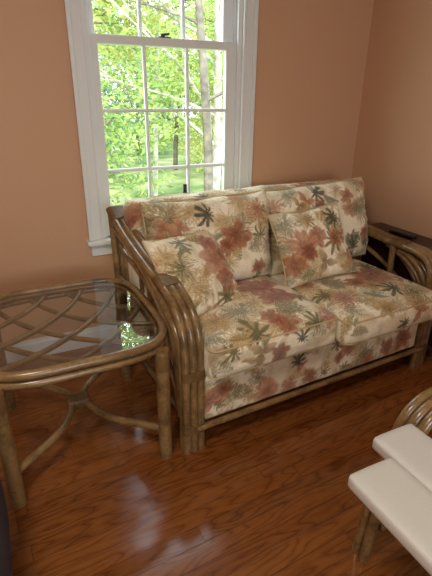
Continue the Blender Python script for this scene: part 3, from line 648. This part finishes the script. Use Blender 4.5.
def tree(x, y, h, crowns, nleaf, leaf, bark, rb, label, group=None, lean=(0,0), name='tree', ls=.09, branches=9, seed=0):
    rg = random.Random(seed); root = empty(name, (x, y, GZ)); tag(root, label, 'tree', group)
    tr = MB(); pts = [(lean[0]*t+.06*math.sin(5*t+seed), lean[1]*t+.05*math.cos(4*t+seed), h*t) for t in [i/7 for i in range(8)]]
    pts[0] = (0, 0, -.05)
    tr.tube(pts, [rb*(1-.75*i/7) for i in range(8)], 9, smooth=2)
    br = tr
    for k in range(branches):
        t = rg.uniform(.15, .95); i = t*7; a = Vector(pts[int(i)]).lerp(Vector(pts[min(int(i)+1,7)]), i-int(i)); an = rg.uniform(0, 2*PI); ln = h*rg.uniform(.15,.38)
        d = Vector((math.cos(an), math.sin(an), rg.uniform(.2,1.1))).normalized(); r = rb*(1-.75*t)*.45; P = [a]
        for q in range(1, 6): P.append(a+d*ln*q/5+Vector((rg.uniform(-.05,.05)*q, rg.uniform(-.05,.05)*q, -.012*q*q)))
        br.tube(P, [r*(1-.16*q) for q in range(6)], 6, smooth=2)
        for q in (2, 3, 4):
            d2 = (d+Vector((rg.uniform(-.9,.9), rg.uniform(-.9,.9), rg.uniform(-.3,.9)))).normalized(); l2 = ln*.45
            br.tube([P[q], P[q]+d2*l2*.5, P[q]+d2*l2+Vector((0,0,.04))], [r*.5, r*.35, r*.15], 5, smooth=2)
    br.build('trunk', bark, root)
    V = []; Fc = []
    for n in range(nleaf):
        (cx, cy, cz, rx, rz) = rg.choice(crowns)
        while True:
            p = Vector((rg.uniform(-1,1), rg.uniform(-1,1), rg.uniform(-1,1)))
            if .25 < p.length < 1: break
        c = Vector((cx+p.x*rx, cy+p.y*rx, cz+p.z*rz)); a = Vector((rg.gauss(0,1), rg.gauss(0,1), rg.gauss(0,.6))).normalized(); b = a.cross(Vector((rg.gauss(0,1), rg.gauss(0,1), rg.gauss(0,1)))).normalized()
        s = ls*rg.uniform(.6,1.3); k = len(V); V += [c-a*s, c-b*s*.45+a*s*.1, c+a*s, c+b*s*.45+a*s*.1]; Fc.append((k, k+1, k+2, k+3))
    mb = MB(); mb.add(V, Fc); fo = mb.build('foliage', leaf, root, smooth=False)
    at = fo.data.attributes.new('rnd', 'FLOAT', 'FACE'); at.data.foreach_set('value', [rg.random() for _ in Fc])
    return root
GW = 'sunlit woods outside the window'
tree(3.55, 7.6, 7.5, [(.3,.2,6.2,1.5,1.2),(-.9,.6,4.9,.9,.7)], 1500, LEAF[0], BARK, .095, 'tree with a thick grey trunk seen through the rightmost panes of the window', None, (-.35,.2), seed=1, branches=8)
tree(4.05, 8.4, 7.0, [(-.2,0,6.0,1.6,1.2)], 1500, LEAF[1], PALEBARK, .105, 'pale-barked leaning tree with thin bare branches beside the grey trunk outside the window', None, (.35,.3), seed=2, branches=16)
tree(3.15, 9.5, 6.5, [(0,0,5.2,1.3,1.3),(-.5,0,3.4,.9,.8)], 1800, LEAF[1], PALEBARK, .055, 'slim pale sapling seen through the middle panes of the window', None, (.5,0), seed=3, branches=8)
spots = [(1.9,8.8),(3.0,12.5),(4.6,12.0),(6.1,13.0),(5.6,10.0),(.6,11.5),(7.8,15.5),(2.4,16.5),(5.2,17.5),(9.5,19.0),(-1.6,14.5),(7.2,20.5),(-.6,8.2)]
for i, (x, y) in enumerate(spots):
    rg = random.Random(50+i); h = 4.4+y*.10
    cr = [(rg.uniform(-1.2,1.2), rg.uniform(-.8,.8), zz, rg.uniform(.9,1.4), rg.uniform(.5,.8)) for zz in (.6,1.2,1.8,2.4,3.0,3.6,4.1)]
    tree(x, y, h, cr, 5200, LEAF[(i*2+i//3)%3], (BARK, PALEBARK)[i%2], .07, 'leafy tree among the sunlit woods outside the window', GW, (rg.uniform(-.4,.4),0), seed=60+i, ls=.035+y*.0030)


# ------------------------------------------------------------------ light
def area(name, loc, rot, sx, sy, energy, col):
    l = bpy.data.lights.new(name, 'AREA'); l.shape = 'RECTANGLE'; l.size = sx; l.size_y = sy; l.energy = energy; l.color = col
    o = bpy.data.objects.new(name, l); COL.objects.link(o); o.location = loc; o.rotation_euler = rot; return o
for nm, loc, rx, sx, sy in (('rear_window_portal', (0, YR-.15, 1.575), 90, 1.8, 1.25), ('window_portal', (.985, D+.16, 1.6), -90, .9, 1.8)):
    o = area(nm, loc, (math.radians(rx),0,0), sx, sy, 1, (1,1,1)); o.data.cycles.is_portal = True
area('rear_fill', (0, YR-.16, 1.575), (math.radians(90),0,0), 1.7, 1.2, 20, (1.0,.92,.82))  # warm fill light added outside the unseen rear opening
o = area('overhead_fill', (-.45, .30, H-.03), (0,0,0), .45, .45, 26, (1,.90,.78)); o.data.shape = 'DISK'  # unseen light without a fixture, added overhead to balance wall brightness
w = bpy.data.worlds.new('sky'); scene.world = w; w.use_nodes = True; nt = w.node_tree; bg = nt.nodes['Background']
bg.inputs[0].default_value = (.78,.90,1.0,1); bg.inputs[1].default_value = 6.5
sl = bpy.data.lights.new('sun', 'SUN'); sl.energy = 3.0; sl.angle = .02; sl.color = (1,.96,.85)
so = bpy.data.objects.new('sun', sl); COL.objects.link(so); so.rotation_euler = (math.radians(48), 0, math.radians(-75))

# ------------------------------------------------------------------ camera
F_PX, PITCH, ROLL, YAW = 450.0, 0.407401, 0.011923, 0.456700
cd = bpy.data.cameras.new('camera'); cam = bpy.data.objects.new('camera', cd); COL.objects.link(cam); scene.camera = cam
cd.sensor_fit = 'VERTICAL'; cd.sensor_height = 24; cd.lens = 24*F_PX/576; cd.clip_start = .05; cd.clip_end = 200
fw = Vector((math.sin(YAW)*math.cos(PITCH), math.cos(YAW)*math.cos(PITCH), -math.sin(PITCH)))
rt = Vector((math.cos(YAW), -math.sin(YAW), 0)); up = rt.cross(fw)
c, s = math.cos(ROLL), math.sin(ROLL); r2 = rt*c+up*s; u2 = -rt*s+up*c
cam.matrix_world = Matrix((( r2.x, u2.x, -fw.x, 0), (r2.y, u2.y, -fw.y, 0), (r2.z, u2.z, -fw.z, 1.5), (0,0,0,1)))

scene.view_settings.view_transform = 'Standard'; scene.view_settings.look = 'None'; scene.view_settings.gamma = 1; scene.view_settings.use_curve_mapping = False
scene.view_settings.exposure = 0.20
scene.cycles.max_bounces = 10; scene.cycles.transparent_max_bounces = 16
